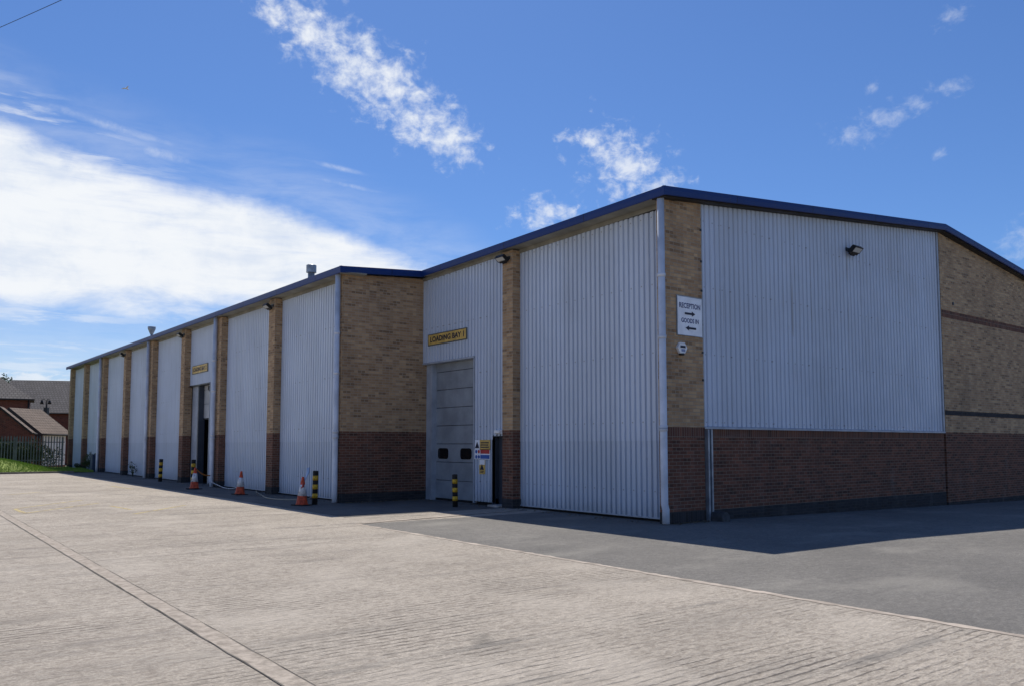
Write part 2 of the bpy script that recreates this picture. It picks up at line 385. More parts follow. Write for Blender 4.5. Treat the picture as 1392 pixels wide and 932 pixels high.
# piers
def pier(x0, x1, y0, y1, top, ground=0.0, soldier=True, plinth=True, mat=TAN):
    p = MB().box(x0, x1, y0, y1, BT, top).build('brick_pier', mat, WH)
    lo = BT - (.225 if soldier else 0)
    MB().box(x0, x1, y0, y1, .24, lo).build('dark_brickwork', RED, p)
    if soldier: MB().box(x0, x1, y0, y1, lo, BT).build('soldier_course', RED_S, p)
    MB().box(x0 - .003, x1 + .003, y0 - .003, y1 + .003, -.4, .24).build('plinth', BLUE_S if soldier else BLUEB, p)
    return p
cp = pier(0, 1.26, 0, .17, zG(0) - FH_ - .02)
MB().prism([(0, 0, zG(0) - FH_ - .02), (1.26, 0, zG(0) - FH_ - .02), (1.26, 0, zG(1.26) - FH_ + .02), (0, 0, zG(0) - FH_ + .02)], (0, 0, 0), (0, .17, 0)).build('raking_brickwork', TAN, cp)                       # corner pier
pier(0, .32, 5.14, 5.58, zN(5.3) - FH_, soldier=False)
FAR_P = [9.98, 15.15, 20.56, 25.3, 30.6, 36.0, 41.6, 47.1, 52.0]
for k, yl_ in enumerate(FAR_P):
    y0 = RY + .34 if k == 0 else yl_ - .55
    if k == 0: continue
    pier(FX, FX + .34, y0, yl_, zF(yl_) - FH_, soldier=False)
# return wall
rw = MB().box(FX, .3, RY, RY + .34, BT, 6.33).build('return_wall', TAN, WH)
MB().prism([(FX, RY, 6.33), (.3, RY, 6.33), (.3, RY, zN(9) - FH_ + .03), (FX, RY, zF(9.5) - FH_ + .03)], (0, 0, 0), (0, .34, 0)).build('raking_brickwork', TAN, rw)
MB().box(FX, .3, RY, RY + .34, .26, BT).build('dark_brickwork', RED, rw)
MB().box(FX - .003, .3, RY - .003, RY + .343, -.4, .26).build('plinth', BLUEB, rw)
# gable
gb = MB().box(1.26, 12.48, .03, .36, .22, BT - .225).build('gable_base_wall', RED, WH)
MB().box(1.26, 12.48, .03, .36, BT - .225, BT).build('soldier_course', RED_S, gb)
MB().box(1.26, 12.48, .022, .36, -.6, .22).build('plinth', BLUEB, gb)
MB().box(1.26, 12.48, .12, .36, BT, 6.6).build('backing_wall', CORE, gb)
MB().box(12.47, 12.56, .06, .36, -.6, BT).build('movement_joint', DARKGAP, WH)
gr_ = MB(); ztop = lambda x: zG(x) - .12
gr_.prism([(12.55, 0, BT), (25.2, 0, BT), (25.2, 0, ztop(25.2)), (12.55, 0, ztop(12.55))], (0, 0, 0), (0, .36, 0))
gw = gr_.build('gable_wall', TANW, WH)
MB().box(12.55, 25.2, 0, .36, -.1, BT).build('dark_brickwork', RED, gw)
MB().box(12.55, 25.2, -.006, .36, -.7, -.1).build('plinth', BLUEB, gw)
MB().box(12.552, 25.2, -.006, .3, 2.52, 2.66).build('string_course', BLUEB, gw)
MB().box(12.552, 25.2, -.006, .3, 5.5, 5.72).build('string_course', RED_S, gw)
MB().prism([(1.0, 0.36, 6.3), (25.2, .36, 6.3), (RXD, .36, RZD - .14)], (0, 0, 0), (0, -.2, 0)).build('gable_backing', CORE, WH)

def profile(u0, u1, pitch, depth, t=.30):
    """(u, d) list: wide crowns at d=0, narrow troughs at d=depth"""
    n = max(1, round((u1 - u0) / pitch)); p = (u1 - u0) / n; pts = []
    for i in range(n):
        a = u0 + i * p
        pts += [(a, 0), (a + p * (1 - t), 0), (a + p * (1 - t * .78), depth), (a + p * (1 - t * .22), depth)]
    pts.append((u1, 0)); return pts
def clad(name, axis, plane, u0, u1, z0, z1, mat, parent, pitch, depth=.044, ztop=None, t=.40):
    mb = MB(); pr = profile(u0, u1, pitch, depth, t)
    for (ua, da), (ub, db) in zip(pr, pr[1:]):
        za, zb = (ztop(ua), ztop(ub)) if ztop else (z1, z1)
        if axis == 'y': mb.quad((plane + da, ua, z0), (plane + da, ua, za), (plane + db, ub, zb), (plane + db, ub, z0))
        else: mb.quad((ua, plane + da, z0), (ub, plane + db, z0), (ub, plane + db, zb), (ua, plane + da, za))
    # folded edges give the sheet its thickness
    h = ztop(u0) if ztop else z1; h1 = ztop(u1) if ztop else z1; k = depth + .03
    if axis == 'y': mb.quad((plane, u0, z0), (plane + k, u0, z0), (plane + k, u0, h), (plane, u0, h)); mb.quad((plane, u1, z0), (plane, u1, h1), (plane + k, u1, h1), (plane + k, u1, z0)); mb.quad((plane + k, u0, z0), (plane + k, u1, z0), (plane + k, u1, h1), (plane + k, u0, h))
    else: mb.quad((u0, plane, z0), (u0, plane, h), (u0, plane + k, h), (u0, plane + k, z0)); mb.quad((u1, plane, z0), (u1, plane + k, z0), (u1, plane + k, h1), (u1, plane, h1)); mb.quad((u0, plane + k, z0), (u0, plane + k, h), (u1, plane + k, h1), (u1, plane + k, z0))
    return mb.build(name, mat, parent)
NP = .155
def bay(plane, y0, y1, top, lap=1.76, pitch=NP, bottom=.09):
    p = clad('cladding_panel', 'y', plane, y0, y1, lap - .05, top, CLAD, WH, pitch)
    clad('lower_sheet', 'y', plane + .006, y0, y1, bottom, lap, CLAD_LOW, p, pitch)
    MB().box(plane - .012, plane + .05, y0, y1, bottom - .03, bottom).build('drip_flashing', FLASH, p)
    MB().box(plane + .1, plane + .2, y0, y1, -.3, bottom + .1).build('base_channel', DARKGAP, p)
    return p
SH = .045                                                       # soffit closure board below the soffit
bay(CXN, .17, 5.14, zN(3) - FH_ - SH)                           # big near panel
p = clad('cladding_panel', 'y', DBX, 6.05, 6.92, 1.76, zN(6) - FH_ - SH, CLAD, WH, NP)
clad('lower_sheet', 'y', DBX + .006, 6.05, 6.92, .1, 1.76, CLAD_LOW, p, NP); MB().box(DBX + .1, DBX + .2, 6.05, 6.92, -.3, .2).build('base_channel', DARKGAP, p)
clad('cladding_panel', 'y', DBX, 5.58, 6.05, 1.86, zN(6) - FH_ - SH, CLAD, WH, NP)
hp = clad('cladding_panel', 'y', DBX, 6.92, RY - .002, 4.07, zN(8) - FH_ - SH, CLAD, WH, NP)
MB().box(DBX - .02, DBX + .22, 6.9, RY - .002, 4.02, 4.068).build('door_head_flashing', FLASH, hp)
MB().box(DBX - .015, DBX + .22, 6.885, 6.935, .05, 4.018).build('jamb_flashing', FLASH, p)
# loading door of the first bay
ld = MB()
zs = lin(.06, 4.3, 8)
for a, b in zip(zs, zs[1:]): ld.box(.26, .3, 6.93, 9.2, a + .008, b - .008)
ldo = ld.build('loading_door', DOORM, WH, bevel=.006)
MB().box(.285, .31, 6.92, 9.22, .0, 4.3).build('door_seams', DOORD, ldo)
MB().box(.255, .3, 6.93, 9.2, .0, .062).build('bottom_seal', RUBBER, ldo)
MB().box(.10, .28, 9.2, 9.26, 0, 4.02).box(.16, .3, 9.26, RY - .002, 0, 4.02).build('door_jamb', FLASH, WH)
for yc in (7.62, 8.80):
    w = MB()
    pts = []
    hw, hh, rr = .27, .155, .09
    for cx, cz, a0 in ((hw - rr, hh - rr, 0), (-hw + rr, hh - rr, 90), (-hw + rr, -hh + rr, 180), (hw - rr, -hh + rr, 270)):
        for k in range(6):
            an = R_(a0 + 18 * k); pts.append((.245, yc + cx + rr * math.cos(an), 1.37 + cz + rr * math.sin(an)))
    w.prism(pts, (0, 0, 0), (.02, 0, 0)); w.build('door_window', GLASSD, ldo)
# wicket door beside the pier
wd = MB().box(.24, .28, 5.57, 6.06, .05, 1.9).build('side_door', DOORD, WH)
MB().box(.205, .24, 5.66, 5.72, .92, .98).build('handle', GALV, wd)
MB().box(DBX + .002, .28, 6.05, 6.09, .05, 1.858).box(DBX + .002, .28, 5.581, 6.09, 1.84, 1.88).build('door_frame', DOORD, wd)
MB().box(-.16, .26, 5.6, 6.02, 0, .06).build('door_step', STEP, WH, bevel=.01)
# far bays
for k in range(len(FAR_P) - 1):
    y0 = FAR_P[k] if k else RY + .3; y1 = FAR_P[k + 1] - .55; top = zF((y0 + y1) / 2) - FH_ - SH
    if k == 2:
        p = clad('cladding_panel', 'y', FC, y0, 22.0, .1, top, CLAD, WH, NP)
        hp2 = clad('cladding_panel', 'y', FC, 22.0, y1, 4.14, top, CLAD, WH, NP)
        MB().box(FC - .02, FC + .3, 22.0, y1, 4.09, 4.14).build('door_head_flashing', BLACK, hp2)
        MB().box(FC - .015, FC + .3, 21.96, 22.02, .05, 4.1).build('jamb_flashing', FLASH, p)
        d2 = MB()
        for a, b in zip(lin(2.72, 4.5, 3), lin(2.72, 4.5, 3)[1:]): d2.box(FC + .27, FC + .31, 22.02, 23.62, a + .008, b - .008)
        ld2 = d2.build('loading_door', DOORL, WH)
        MB().box(FC + .262, FC + .31, 22.02, 23.62, 2.66, 2.725).build('bottom_seal', RUBBER, ld2)
        MB().box(FC + .05, FC + .31, 23.62, 23.74, 0, 4.1).build('door_track', DOORD, ld2)
        MB().box(FC + .12, FC + .3, 23.74, y1, 0, 4.1).build('door_jamb', FLASH, WH)
        MB().box(FC + 1.2, FC + 1.26, 21.5, y1, 0, 4.4).build('doorway_dark_sheet', DARKGAP, WH)  # near-black sheet stands in for the darkness of the unlit interior
        continue
    bay(FC, y0, y1, top, pitch=.165, bottom=.08)
# end wall of the long side
MB().box(FX + .02, 25, YE - .1, YE + .05, -.5, 6.5).build('end_wall', TAN, WH)
# gable cladding
gc = clad('cladding_panel', 'x', .03, 1.275, 12.46, BT + .02, 0, CLAD, WH, .172, .036, ztop=lambda x: zG(x) - .13, t=.35)
MB().prism([(1.25, .1, BT + .05), (1.25, -.03, BT + .012), (1.25, -.03, BT - .03), (1.25, -.018, BT - .03), (1.25, -.018, BT + .002), (1.25, .1, BT + .03)], (0, 0, 0), (11.22, 0, 0)).build('drip_flashing', FLASH, gc)
MB().prism([(12.43, .005, BT), (12.52, .005, BT), (12.52, .005, RZD - .14), (12.43, .005, RZD - .15)], (0, 0, 0), (0, .06, 0)).build('edge_flashing', FLASH, gc)
MB().prism([(1.262, .012, BT), (1.31, .012, BT), (1.31, .012, zG(1.3) - .14), (1.262, .012, zG(1.26) - .14)], (0, 0, 0), (0, .06, 0)).build('edge_flashing', FLASH, gc)
# roof, fascias, soffits
rf = MB()
A = (EOV, -.26, zN(-.3)); B = (EOV, 9.3, zN(9.3)); Cc = (FX + EOV, 9.3, zF(9.3)); D = (FX + EOV, YE + .3, zF(YE)); E1 = (RXD, YE + .3, RZD); E0 = (RXD, -.26, RZD); Em = (RXD, 9.3, RZD)
H0 = (25.4, -.26, zG(25.4)); H1 = (25.4, YE + .3, zG(25.4))
for z in (0, -.1):
    B2 = (EOV, YE + .3, zF(YE) + .29)
    for q in ((A, E0, Em, B), (Cc, B, B2, D), (B, Em, E1, B2), (E0, H0, H1, E1)): rf.quad(*[(p[0] + (.012 if z == 0 else .1), p[1] + (.012 if z == 0 else .1), p[2] + z - .012) for p in q])
rf.build('roof', ROOFM, WH)
def fascia(p, q, inward, name='fascia', cap=True):
    p, q, n = Vector(p), Vector(q), Vector(inward)
    poly = [p + Vector((0, 0, 0)), p + n * .03 + Vector((0, 0, .012)), p + n * .09 + Vector((0, 0, .0)), p + n * .09 + Vector((0, 0, -FH_ + .03)), p + n * .012 + Vector((0, 0, -FH_)), p + Vector((0, 0, -FH_ + .02)), p + n * -.006 + Vector((0, 0, -.085))]
    n0 = MB(); k = len(poly); off = q - p
    n0.prism(poly, (0, 0, 0), off); return n0.build(name, FASCIA, WH)
fascia(A, B, (1, 0, 0)); fascia(Cc, D, (1, 0, 0))
fascia((EOV + .09, 9.3, zN(9.3)), (FX + EOV, 9.3, zF(9.3)), (0, 1, 0))
fascia((EOV + .001, -.26, zN(-.3)), (RXD, -.26, RZD), (0, 1, 0)); fascia((RXD, -.26, RZD), (25.4, -.26, zG(25.4)), (0, 1, 0))
so = MB()
def soffit(x0, x1, ya, yb, zfun):
    a, b = zfun(ya) - FH_ + .03, zfun(yb) - FH_ + .03
    so.prism([(x0, ya, a), (x1, ya, a), (x1, ya, a + .04), (x0, ya, a + .04)], (0, 0, 0), (0, yb - ya, b - a))
soffit(EOV + .08, .4, .0, 9.3, zN); soffit(FX + EOV + .08, FX + .6, 9.3, YE, zF)
so.build('soffit', SOFFIT, WH)
def closure(x, ya, yb, zfun):
    a, b = zfun(ya) - FH_ + .028, zfun(yb) - FH_ + .028; cb = MB()
    cb.prism([(x, ya, a - .095), (x + .03, ya, a - .095), (x + .03, ya, a), (x, ya, a)], (0, 0, 0), (0, yb - ya, b - a)); cb.build('eaves_closure', SOFFIT, WH)
closure(CXN - .03, .17, 5.14, zN); closure(DBX - .03, 5.58, RY - .01, zN)
for k in range(len(FAR_P) - 1): closure(FC - .03, FAR_P[k] if k else RY + .34, FAR_P[k + 1] - .55, zF)
# rake soffit under the gable fascia, its shadow put into a near-black colour
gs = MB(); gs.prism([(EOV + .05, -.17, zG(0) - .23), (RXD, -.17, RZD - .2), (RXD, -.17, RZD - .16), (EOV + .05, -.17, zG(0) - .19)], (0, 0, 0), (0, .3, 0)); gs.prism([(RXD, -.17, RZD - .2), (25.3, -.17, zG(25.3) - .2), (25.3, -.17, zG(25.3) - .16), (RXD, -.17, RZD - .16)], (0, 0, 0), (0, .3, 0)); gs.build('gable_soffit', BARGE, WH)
# downpipes
def downpipe(x, y, top, kick=(0, 0), r=.068):
    pts = [(x, y, top), (x, y, .42), (x + kick[0], y + kick[1], .3), (x + kick[0], y + kick[1], .02)]
    p = MB().tube(pts, r, 16).build('downpipe', PIPE, WH)
    for z in (top - 1.7, top * .56, top * .28, 1.95): 
        if z > .5: MB().tube([(x, y, z), (x, y, z + .075)], r + .011, 16).build('pipe_collar', PIPE, p)
    return p
downpipe(-.09, -.035, zN(0) - FH_ + .035, (.005, -.03), .076)
downpipe(FX - .1, RY + .1, zF(9.5) - FH_ + .02, r=.075)
for y in (20.42, 30.5, 41.5): downpipe(FX - .1, y, zF(y) - FH_ + .02, r=.075)
# galvanised channel on the gable
chn = MB().box(1.285, 1.335, -.075, .02, -.02, BT - .04).box(1.395, 1.445, -.075, .02, -.02, BT - .04).build('steel_channel', GALV, WH)
MB().box(1.335, 1.395, -.02, .02, -.02, BT - .04).build('channel_web', plain('channel_blue', (.05, .075, .13), .5), chn)
# putlog holes and vents in the gable brick
MB().tube([(13.35, -.02, 5.98), (13.35, .1, 5.98)], .05, 10).build('wall_vent', BLACK, WH)
for z in (6.3, 5.6, 4.95, 4.2, 3.6, 3.0): MB().box(1.21, 1.262, -.012, .05, z, z + .045).build('fixing_clip', BLACK, WH)
# roof vents
def roof_vent(x, y, zb, zt, kind):
    if kind == 'cap':
        v = MB().tube([(x, y, zb), (x, y, zt - .22)], .11, 14).build('roof_vent', GALV, WH)
        MB().tube([(x, y, zt - .26), (x, y, zt - .02), (x, y, zt)], [.165, .165, .13], 14, smooth=False).build('vent_cowl', GALV, v)
    else:
        v = MB().tube([(x, y, zb), (x, y, zt - .3)], .06, 12).build('roof_vent', GALV, WH)
        MB().tube([(x, y, zt - .4), (x, y, zt - .12), (x, y, zt)], [.07, .19, .2], 14).build('vent_cowl', GALV, v)
roof_vent(-2.0, 13.25, 6.5, 7.44, 'cap'); roof_vent(-2.0, 33.1, 6.7, 7.68, 'funnel')

# ------------------------------------------------------------------ fixtures on the walls
def floodlight(loc, rz, label, tilt=38, s=.9):
    o = empty('floodlight', loc, rz, label, 'floodlight', 'floodlights high on the warehouse walls')
    T = Matrix.Translation((-.2, 0, -.04)) @ Matrix.Rotation(R_(tilt), 4, 'Y')
    b = MB().box(-.11, .13, -.19, .19, -.03, .045, T)
    for k in range(7): b.box(-.08, .1, -.16 + k * .053, -.15 + k * .053, .045, .075, T)
    b.box(.06, .17, -.09, .09, -.035, .06, T)
    b.build('housing', BLACK, o)
    MB().box(-.115, .065, -.195, .195, -.052, -.03, T).build('bezel', BLACK, o)
    MB().box(-.09, .04, -.165, .165, -.056, -.05, T).build('lens', LENS, o)
    br = MB(); br.tube([(-.0, -.13, 0), (-.13, -.16, -.03)], .014, 6); br.tube([(0, .13, 0), (-.13, .16, -.03)], .014, 6); br.box(-.012, 0, -.15, .15, -.05, .05)
    br.build('bracket', BLACK, o); o.scale = (s, s, s); return o
floodlight((0, 5.38, 6.5), 0, 'black floodlight at the top of the brick pier right of the loading bay 1 sign')
floodlight((FX, 14.88, 6.24), 0, 'black floodlight on the first brick pier left of the projecting brick corner')
floodlight((FX, 25.0, 6.36), 0, 'black floodlight high on the pier left of the smaller yellow bay sign')
floodlight((FX, 35.75, 6.46), 0, 'farthest dark floodlight under the eaves near the far end', s=.95)
floodlight((7.4, .03, 6.8), R_(90), 'black floodlight alone high on the wide corrugated gable', tilt=45, s=1.0)
def text_mesh(parent, txt, mat, origin, ux, uy, width, height, bold=.0, name='lettering', depth=.004):
    """lettering from the built-in font, laid on a plane: ux reading direction, uy up"""
    cu = bpy.data.curves.new('txt', 'FONT'); cu.body = txt; cu.size = 1; cu.offset = bold; cu.fill_mode = 'FRONT'; cu.resolution_u = 3
    ob = bpy.data.objects.new('txt', cu); COL.objects.link(ob); dg = bpy.context.evaluated_depsgraph_get(); dg.update()
    me = bpy.data.meshes.new_from_object(ob.evaluated_get(dg)); bpy.data.objects.remove(ob)
    xs = [v.co.x for v in me.vertices]; ys = [v.co.y for v in me.vertices]; x0, x1, y0, y1 = min(xs), max(xs), min(ys), max(ys)
    O, ux, uy = Vector(origin), Vector(ux), Vector(uy)
    for v in me.vertices: v.co = O + ux * ((v.co.x - x0) / (x1 - x0) * width) + uy * ((v.co.y - y0) / (y1 - y0) * height)
    me.materials.clear(); me.materials.append(mat); o = bpy.data.objects.new(name, me); COL.objects.link(o); o.parent = parent
    return o
def bay_sign(loc, w, h, txt, label):
    o = empty('bay_sign', loc, 0, label, 'sign', 'yellow bay name boards')
    MB().box(-.03, 0, -w / 2, w / 2, -h / 2, h / 2).build('board', SIGNY, o)
    f = MB(); t = .025
    f.box(-.036, 0, -w / 2 - t, w / 2 + t, h / 2, h / 2 + t); f.box(-.036, 0, -w / 2 - t, w / 2 + t, -h / 2 - t, -h / 2); f.box(-.036, 0, -w / 2 - t, -w / 2, -h / 2, h / 2); f.box(-.036, 0, w / 2, w / 2 + t, -h / 2, h / 2)
    f.build('frame', plain('sign_frame', (.1, .11, .1), .5), o)
    text_mesh(o, txt, INK, (-.034, w / 2 - .1, -h * .27), (0, -1, 0), (0, 0, 1), w - .2, h * .58, .035)
    return o
bay_sign((DBX, 8.26, 4.72), 1.98, .28, 'LOADING BAY 1', 'yellow LOADING BAY 1 board above the nearer grey loading door')
bay_sign((FC, 23.35, 4.78), 2.0, .3, 'LOADING BAY 2', 'smaller looking yellow bay board over the far half open doorway')
# direction sign
o = empty('direction_sign', (.81, 0, 4.36), 0, 'white sign with RECEPTION and GOODS IN arrows on the corner brick pier', 'sign')
MB().box(-.4, .4, -.025, 0, -.41, .41).build('board', SIGNW, o)
fr = MB(); fr.box(-.415, .415, -.03, 0, .41, .425); fr.box(-.415, .415, -.03, 0, -.425, -.41); fr.box(-.415, -.4, -.03, 0, -.41, .41); fr.box(.4, .415, -.03, 0, -.41, .41); fr.build('frame', GALV, o)
NAVY = plain('navy_lettering', (.02, .035, .16), .5)
text_mesh(o, 'RECEPTION', NAVY, (-.345, -.028, .165), (1, 0, 0), (0, 0, 1), .69, .115, .025)
text_mesh(o, 'GOODS IN', NAVY, (-.285, -.028, -.145), (1, 0, 0), (0, 0, 1), .57, .1, .025)
for cx, cz, d in ((0, .055, 1), (.02, -.255, -1)):
    MB().prism([(cx - d * .17, -.029, cz - .022), (cx + d * .06, -.029, cz - .022), (cx + d * .06, -.029, cz - .055), (cx + d * .17, -.029, cz), (cx + d * .06, -.029, cz + .055), (cx + d * .06, -.029, cz + .022), (cx - d * .17, -.029, cz + .022)], (0, 0, 0), (0, -.003, 0)).build('arrow', INK, o)
# alarm box
o = empty('alarm_box', (.51, 0, 3.665), 0, 'small white hexagonal alarm box under the white direction sign', 'alarm box')
hexa = [(.155 * math.cos(R_(60 * k)), 0, .135 * math.sin(R_(60 * k))) for k in range(6)]
MB().prism(hexa, (0, 0, 0), (0, -.07, 0)).build('casing', WHITE, o, bevel=.012)
MB().box(-.075, .085, -.074, -.06, .0, .05).build('badge', INK, o); MB().box(-.045, .075, -.0735, -.06, -.075, -.02).build('badge', plain('badge_blue', (.2, .25, .42), .5), o)
MB().tube([(0, -.035, -.15), (0, -.035, -.115)], .06, 12).build('strobe', BLACK, o)
# safety signs on the grey cladding
def plate(loc, w, h, mat, name, label):
    o = empty(name, loc, 0, label, 'sign', 'small safety signs beside the loading door')
    MB().box(-.012, 0, -w / 2, w / 2, -h / 2, h / 2).build('plate', mat, o); return o
def tri(cy, cz, r, x=-.015): return [(x, cy - r, cz - r * .85), (x, cy + r, cz - r * .85), (x, cy, cz + r * .85)]
def bars(o, mat, y0, y1, zs, h):
    b = MB()
    for i, z in enumerate(zs): b.box(-.015, -.012, y0 + .03 * (i % 2), y1, z - h / 2, z + h / 2)
    b.build('small_print', mat, o)
o = plate((DBX, 6.50, 1.62), .7, .27, SIGNY, 'warning_sign', 'wide yellow warning sign, topmost of the safety signs by the loading door')
MB().box(-.0135, 0, .12, .35, -.135, .135).build('symbol_panel', SIGNW, o)
MB().prism(tri(.235, 0, .1), (0, 0, 0), (-.004, 0, 0)).build('symbol', INK, o); bars(o, INK, -.3, .08, (.06, 0, -.06), .03)
o = plate((DBX, 6.51, 1.37), .72, .27, SIGNW, 'site_rules_sign', 'red, white and blue rules sign, middle of the safety signs by the loading door')
MB().box(-.0145, 0, -.34, .08, .015, .12).build('red_panel', SIGNR, o); MB().box(-.0145, 0, -.34, .08, -.12, -.015).build('blue_panel', SIGNB, o)
for cy, cz, m_ in ((.27, .07, SIGNB), (.27, -.07, SIGNB), (.15, .07, SIGNR), (.15, -.07, SIGNB)): MB().tube([(-.012, cy, cz), (-.016, cy, cz)], .05, 14).build('symbol', m_, o)
o = plate((DBX, 6.51, 1.03), .26, .38, SIGNY, 'hazard_sign', 'narrow yellow triangle sign, lowest of the safety signs by the loading door')
MB().box(-.0135, 0, -.12, .12, .06, .19).build('header_panel', SIGNW, o)
MB().prism(tri(0, 0.0, .09), (0, 0, 0), (-.004, 0, 0)).build('symbol', INK, o); bars(o, INK, -.08, .08, (-.115, -.15), .02)
# small lights by the doors
o = empty('bulkhead_light', (DBX, 5.74, 1.97), 0, 'small white light above the narrow dark side door', 'light')
MB().box(-.05, .0, -.14, .14, -.06, .05).build('base', WHITE, o, bevel=.01); MB().box(-.11, -.05, -.12, .12, -.05, .04).build('diffuser', WHITE, o, bevel=.02)
o = empty('doorway_lamp', (FC + .2, 22.55, 4.04), 0, 'small dark round lamp under the head of the half open doorway', 'lamp')
MB().tube([(0, 0, .06), (0, 0, -.04)], .03, 10).build('stem', BLACK, o); MB().tube([(-.06, 0, -.0), (-.02, 0, -.1), (.03, 0, -.2)], [.06, .11, .1], 14).build('shade', BLACK, o)

# ------------------------------------------------------------------ bollards and cones
def make_bollard():
    o = empty('bollard', (0, 0, 0), 0)
    MB().lathe([(.075, -.05), (.075, .9), (.07, .915), (.05, .92)], 20).build('post', RUBBER, o)
    for z in (.18, .42, .66): MB().lathe([(.0785, z), (.0785, z + .125)], 20).build('band', YEL, o)
    return o
BOL = [((-.85, 6.5), (1.2, -2.2), 'yellow and black banded bollard in front of the near grey loading door', .93),
       ((-3.42, 9.52), (0, 1.0), 'yellow and black bollard by the near cone and the brick corner downpipe', 1.0),
       ((-3.08, 26.4), (-1, 1.5), 'farthest yellow and black bollard, in front of a plain grey panel', 1.08),
       ((-3.0, 21.9), (.5, 0), 'yellow and black bollard half hidden behind the farthest cone', 1.12)]
b0 = make_bollard()
for i, (xy, tl, lab, s) in enumerate(BOL):
    o = b0 if i == 0 else copy_tree(b0)
    o.location = (*xy, 0); o.rotation_euler = (R_(tl[0]), R_(tl[1]), 0); o.scale = (s, s, s); tag(o, lab, 'bollard', 'striped bollards along the loading bays')
def make_cone():
    o = empty('traffic_cone', (0, 0, 0), 0)
    MB().box(-.2, .2, -.2, .2, 0, .035).build('base', RUBBER, o, bevel=.012)
    prof = lambda z: .155 - (.155 - .03) * (z - .03) / .72
    MB().lathe([(.17, .034), (prof(.06), .06), (prof(.72), .72), (.027, .75), (.012, .752)], 24).build('body', ORANGE, o)
    MB().lathe([(prof(.26) + .003, .26), (prof(.55) + .003, .55)], 24).build('sleeve', SLEEVE, o)
    return o
CON = [((-3.83, 9.42), 20, 'orange and white cone with a blue scrap stuck in its top', 1.02, (2, 0)),
       ((-3.55, 15.0), 5, 'orange and white cone standing alone before a grey panel, middle of three', 1.02, (1.2, 2.5)),
       ((-3.72, 19.3), 40, 'farthest orange and white cone, with tape tied from its tip', 1.05, (0, 3))]
c0 = make_cone()
for i, (xy, rz, lab, s, tl) in enumerate(CON):
    o = c0 if i == 0 else copy_tree(c0)
    o.location = (*xy, 0); o.rotation_euler = (R_(tl[0]), R_(tl[1]), R_(rz)); o.scale = (s, s, s); tag(o, lab, 'traffic cone', 'orange traffic cones along the bays')
o = empty('blue_scrap', (-3.83, 9.42, .72), 0, 'crumpled light blue plastic scrap stuck in the near cone', 'plastic scrap')
q = MB()
bl = [(-.0, .05, -.1), (.07, .0, .02), (.09, -.05, .16), (.085, -.08, .29), (.12, -.17, .3), (.12, -.16, .16), (.07, -.1, .02), (.02, -.03, -.12)]
q.prism(bl, (0, 0, 0), (.022, .022, 0)); q.build('sheet', plain('blue_plastic', (.2, .34, .62), .45), o)
q = MB(); q.prism([(.0, .03, -.17), (.03, -.06, -.1), (.02, -.1, -.22), (-.02, -.04, -.26)], (0, 0, 0), (-.05, -.03, 0)); q.build('rag', plain('red_rag', (.4, .06, .05), .7), o)
# wind-blown grit and dead leaves along the wall foot: nobody could count them
DRY = leafmat('dry_leaves', (.09, .07, .045), (.22, .18, .12))
gl = MB()
for _ in range(900):
    u = random.random()
    if u < .45: x, y = -2.66 - abs(random.gauss(0, .16)), random.uniform(9.8, 51)
    elif u < .65: x, y = random.uniform(-2.6, 0), 9.58 - abs(random.gauss(0, .18))
    elif u < .85: x, y = -.02 - abs(random.gauss(0, .14)), random.uniform(.3, 9.4)
    else: x, y = random.uniform(.1, 1.2), -.03 - abs(random.gauss(0, .12))
    a = random.uniform(0, 6.28); q = random.uniform(.012, .035); dx, dy = math.cos(a) * q, math.sin(a) * q
    gl.quad((x - dx, y - dy, .009), (x + dy * .5, y - dx * .5, .012 + q * .5), (x + dx, y + dy, .01), (x - dy * .5, y + dx * .5, .012 + q * .3))
tag(gl.build('leaf_litter', DRY), 'dry leaves and grit blown along the foot of the warehouse walls', 'litter', kind='stuff')
# ropes, cables and tape lying about
def smooth_path(pts, n=10):
    P = [Vector(p) for p in pts]; out = []
    for i in range(len(P) - 1):
        p0, p1, p2, p3 = P[max(i - 1, 0)], P[i], P[i + 1], P[min(i + 2, len(P) - 1)]
        for k in range(n):
            t = k / n; out.append(.5 * ((2 * p1) + (p2 - p0) * t + (2 * p0 - 5 * p1 + 4 * p2 - p3) * t * t + (3 * p1 - p0 - 3 * p2 + p3) * t ** 3))
    return out + [P[-1]]
z = .018
tag(MB().tube(smooth_path([(-2.42, 16.6, z), (-2.75, 15.6, z), (-3.1, 14.3, z), (-3.45, 13.0, z), (-3.5, 12.2, z), (-3.3, 11.6, z), (-2.95, 11.4, z), (-2.7, 11.6, z), (-2.43, 11.9, .06)]), .018, 8).build('hose', ROPE), 'pale hose lying in a long loop before the grey panels', 'hose')
tag(MB().tube(smooth_path([(-2.45, 15.9, .03), (-3.0, 15.0, .02), (-3.25, 14.0, .02), (-3.1, 13.2, .02), (-2.9, 12.9, .02)]), .013, 8).build('cable', plain('grey_cable', (.16, .15, .14), .8)), 'thin grey cable lying between the wall and the pale hose', 'cable')
tag(MB().tube(smooth_path([(-2.85, 20.2, .22), (-2.75, 19.2, .06), (-2.78, 18.2, .04), (-2.75, 17.5, .12), (-2.6, 17.3, .22)]), .014, 8).build('rope', SLEEVE), 'white rope trailing along the wall behind the farthest cone', 'rope')
tp = MB(); a, b = Vector((-3.72, 19.3, .76)), Vector((-2.83, 20.35, .42)); pth = [a.lerp(b, k / 8) + Vector((0, 0, -.09 * math.sin(math.pi * k / 8))) for k in range(9)]
for p, q_ in zip(pth, pth[1:]): tp.prism([p, q_, q_ + Vector((.004, -.004, .05)), p + Vector((.004, -.004, .05))], (0, 0, 0), (.003, .003, 0))
tag(tp.build('barrier_tape', TAPE), 'orange tape tied from the farthest cone to the downpipe', 'tape')
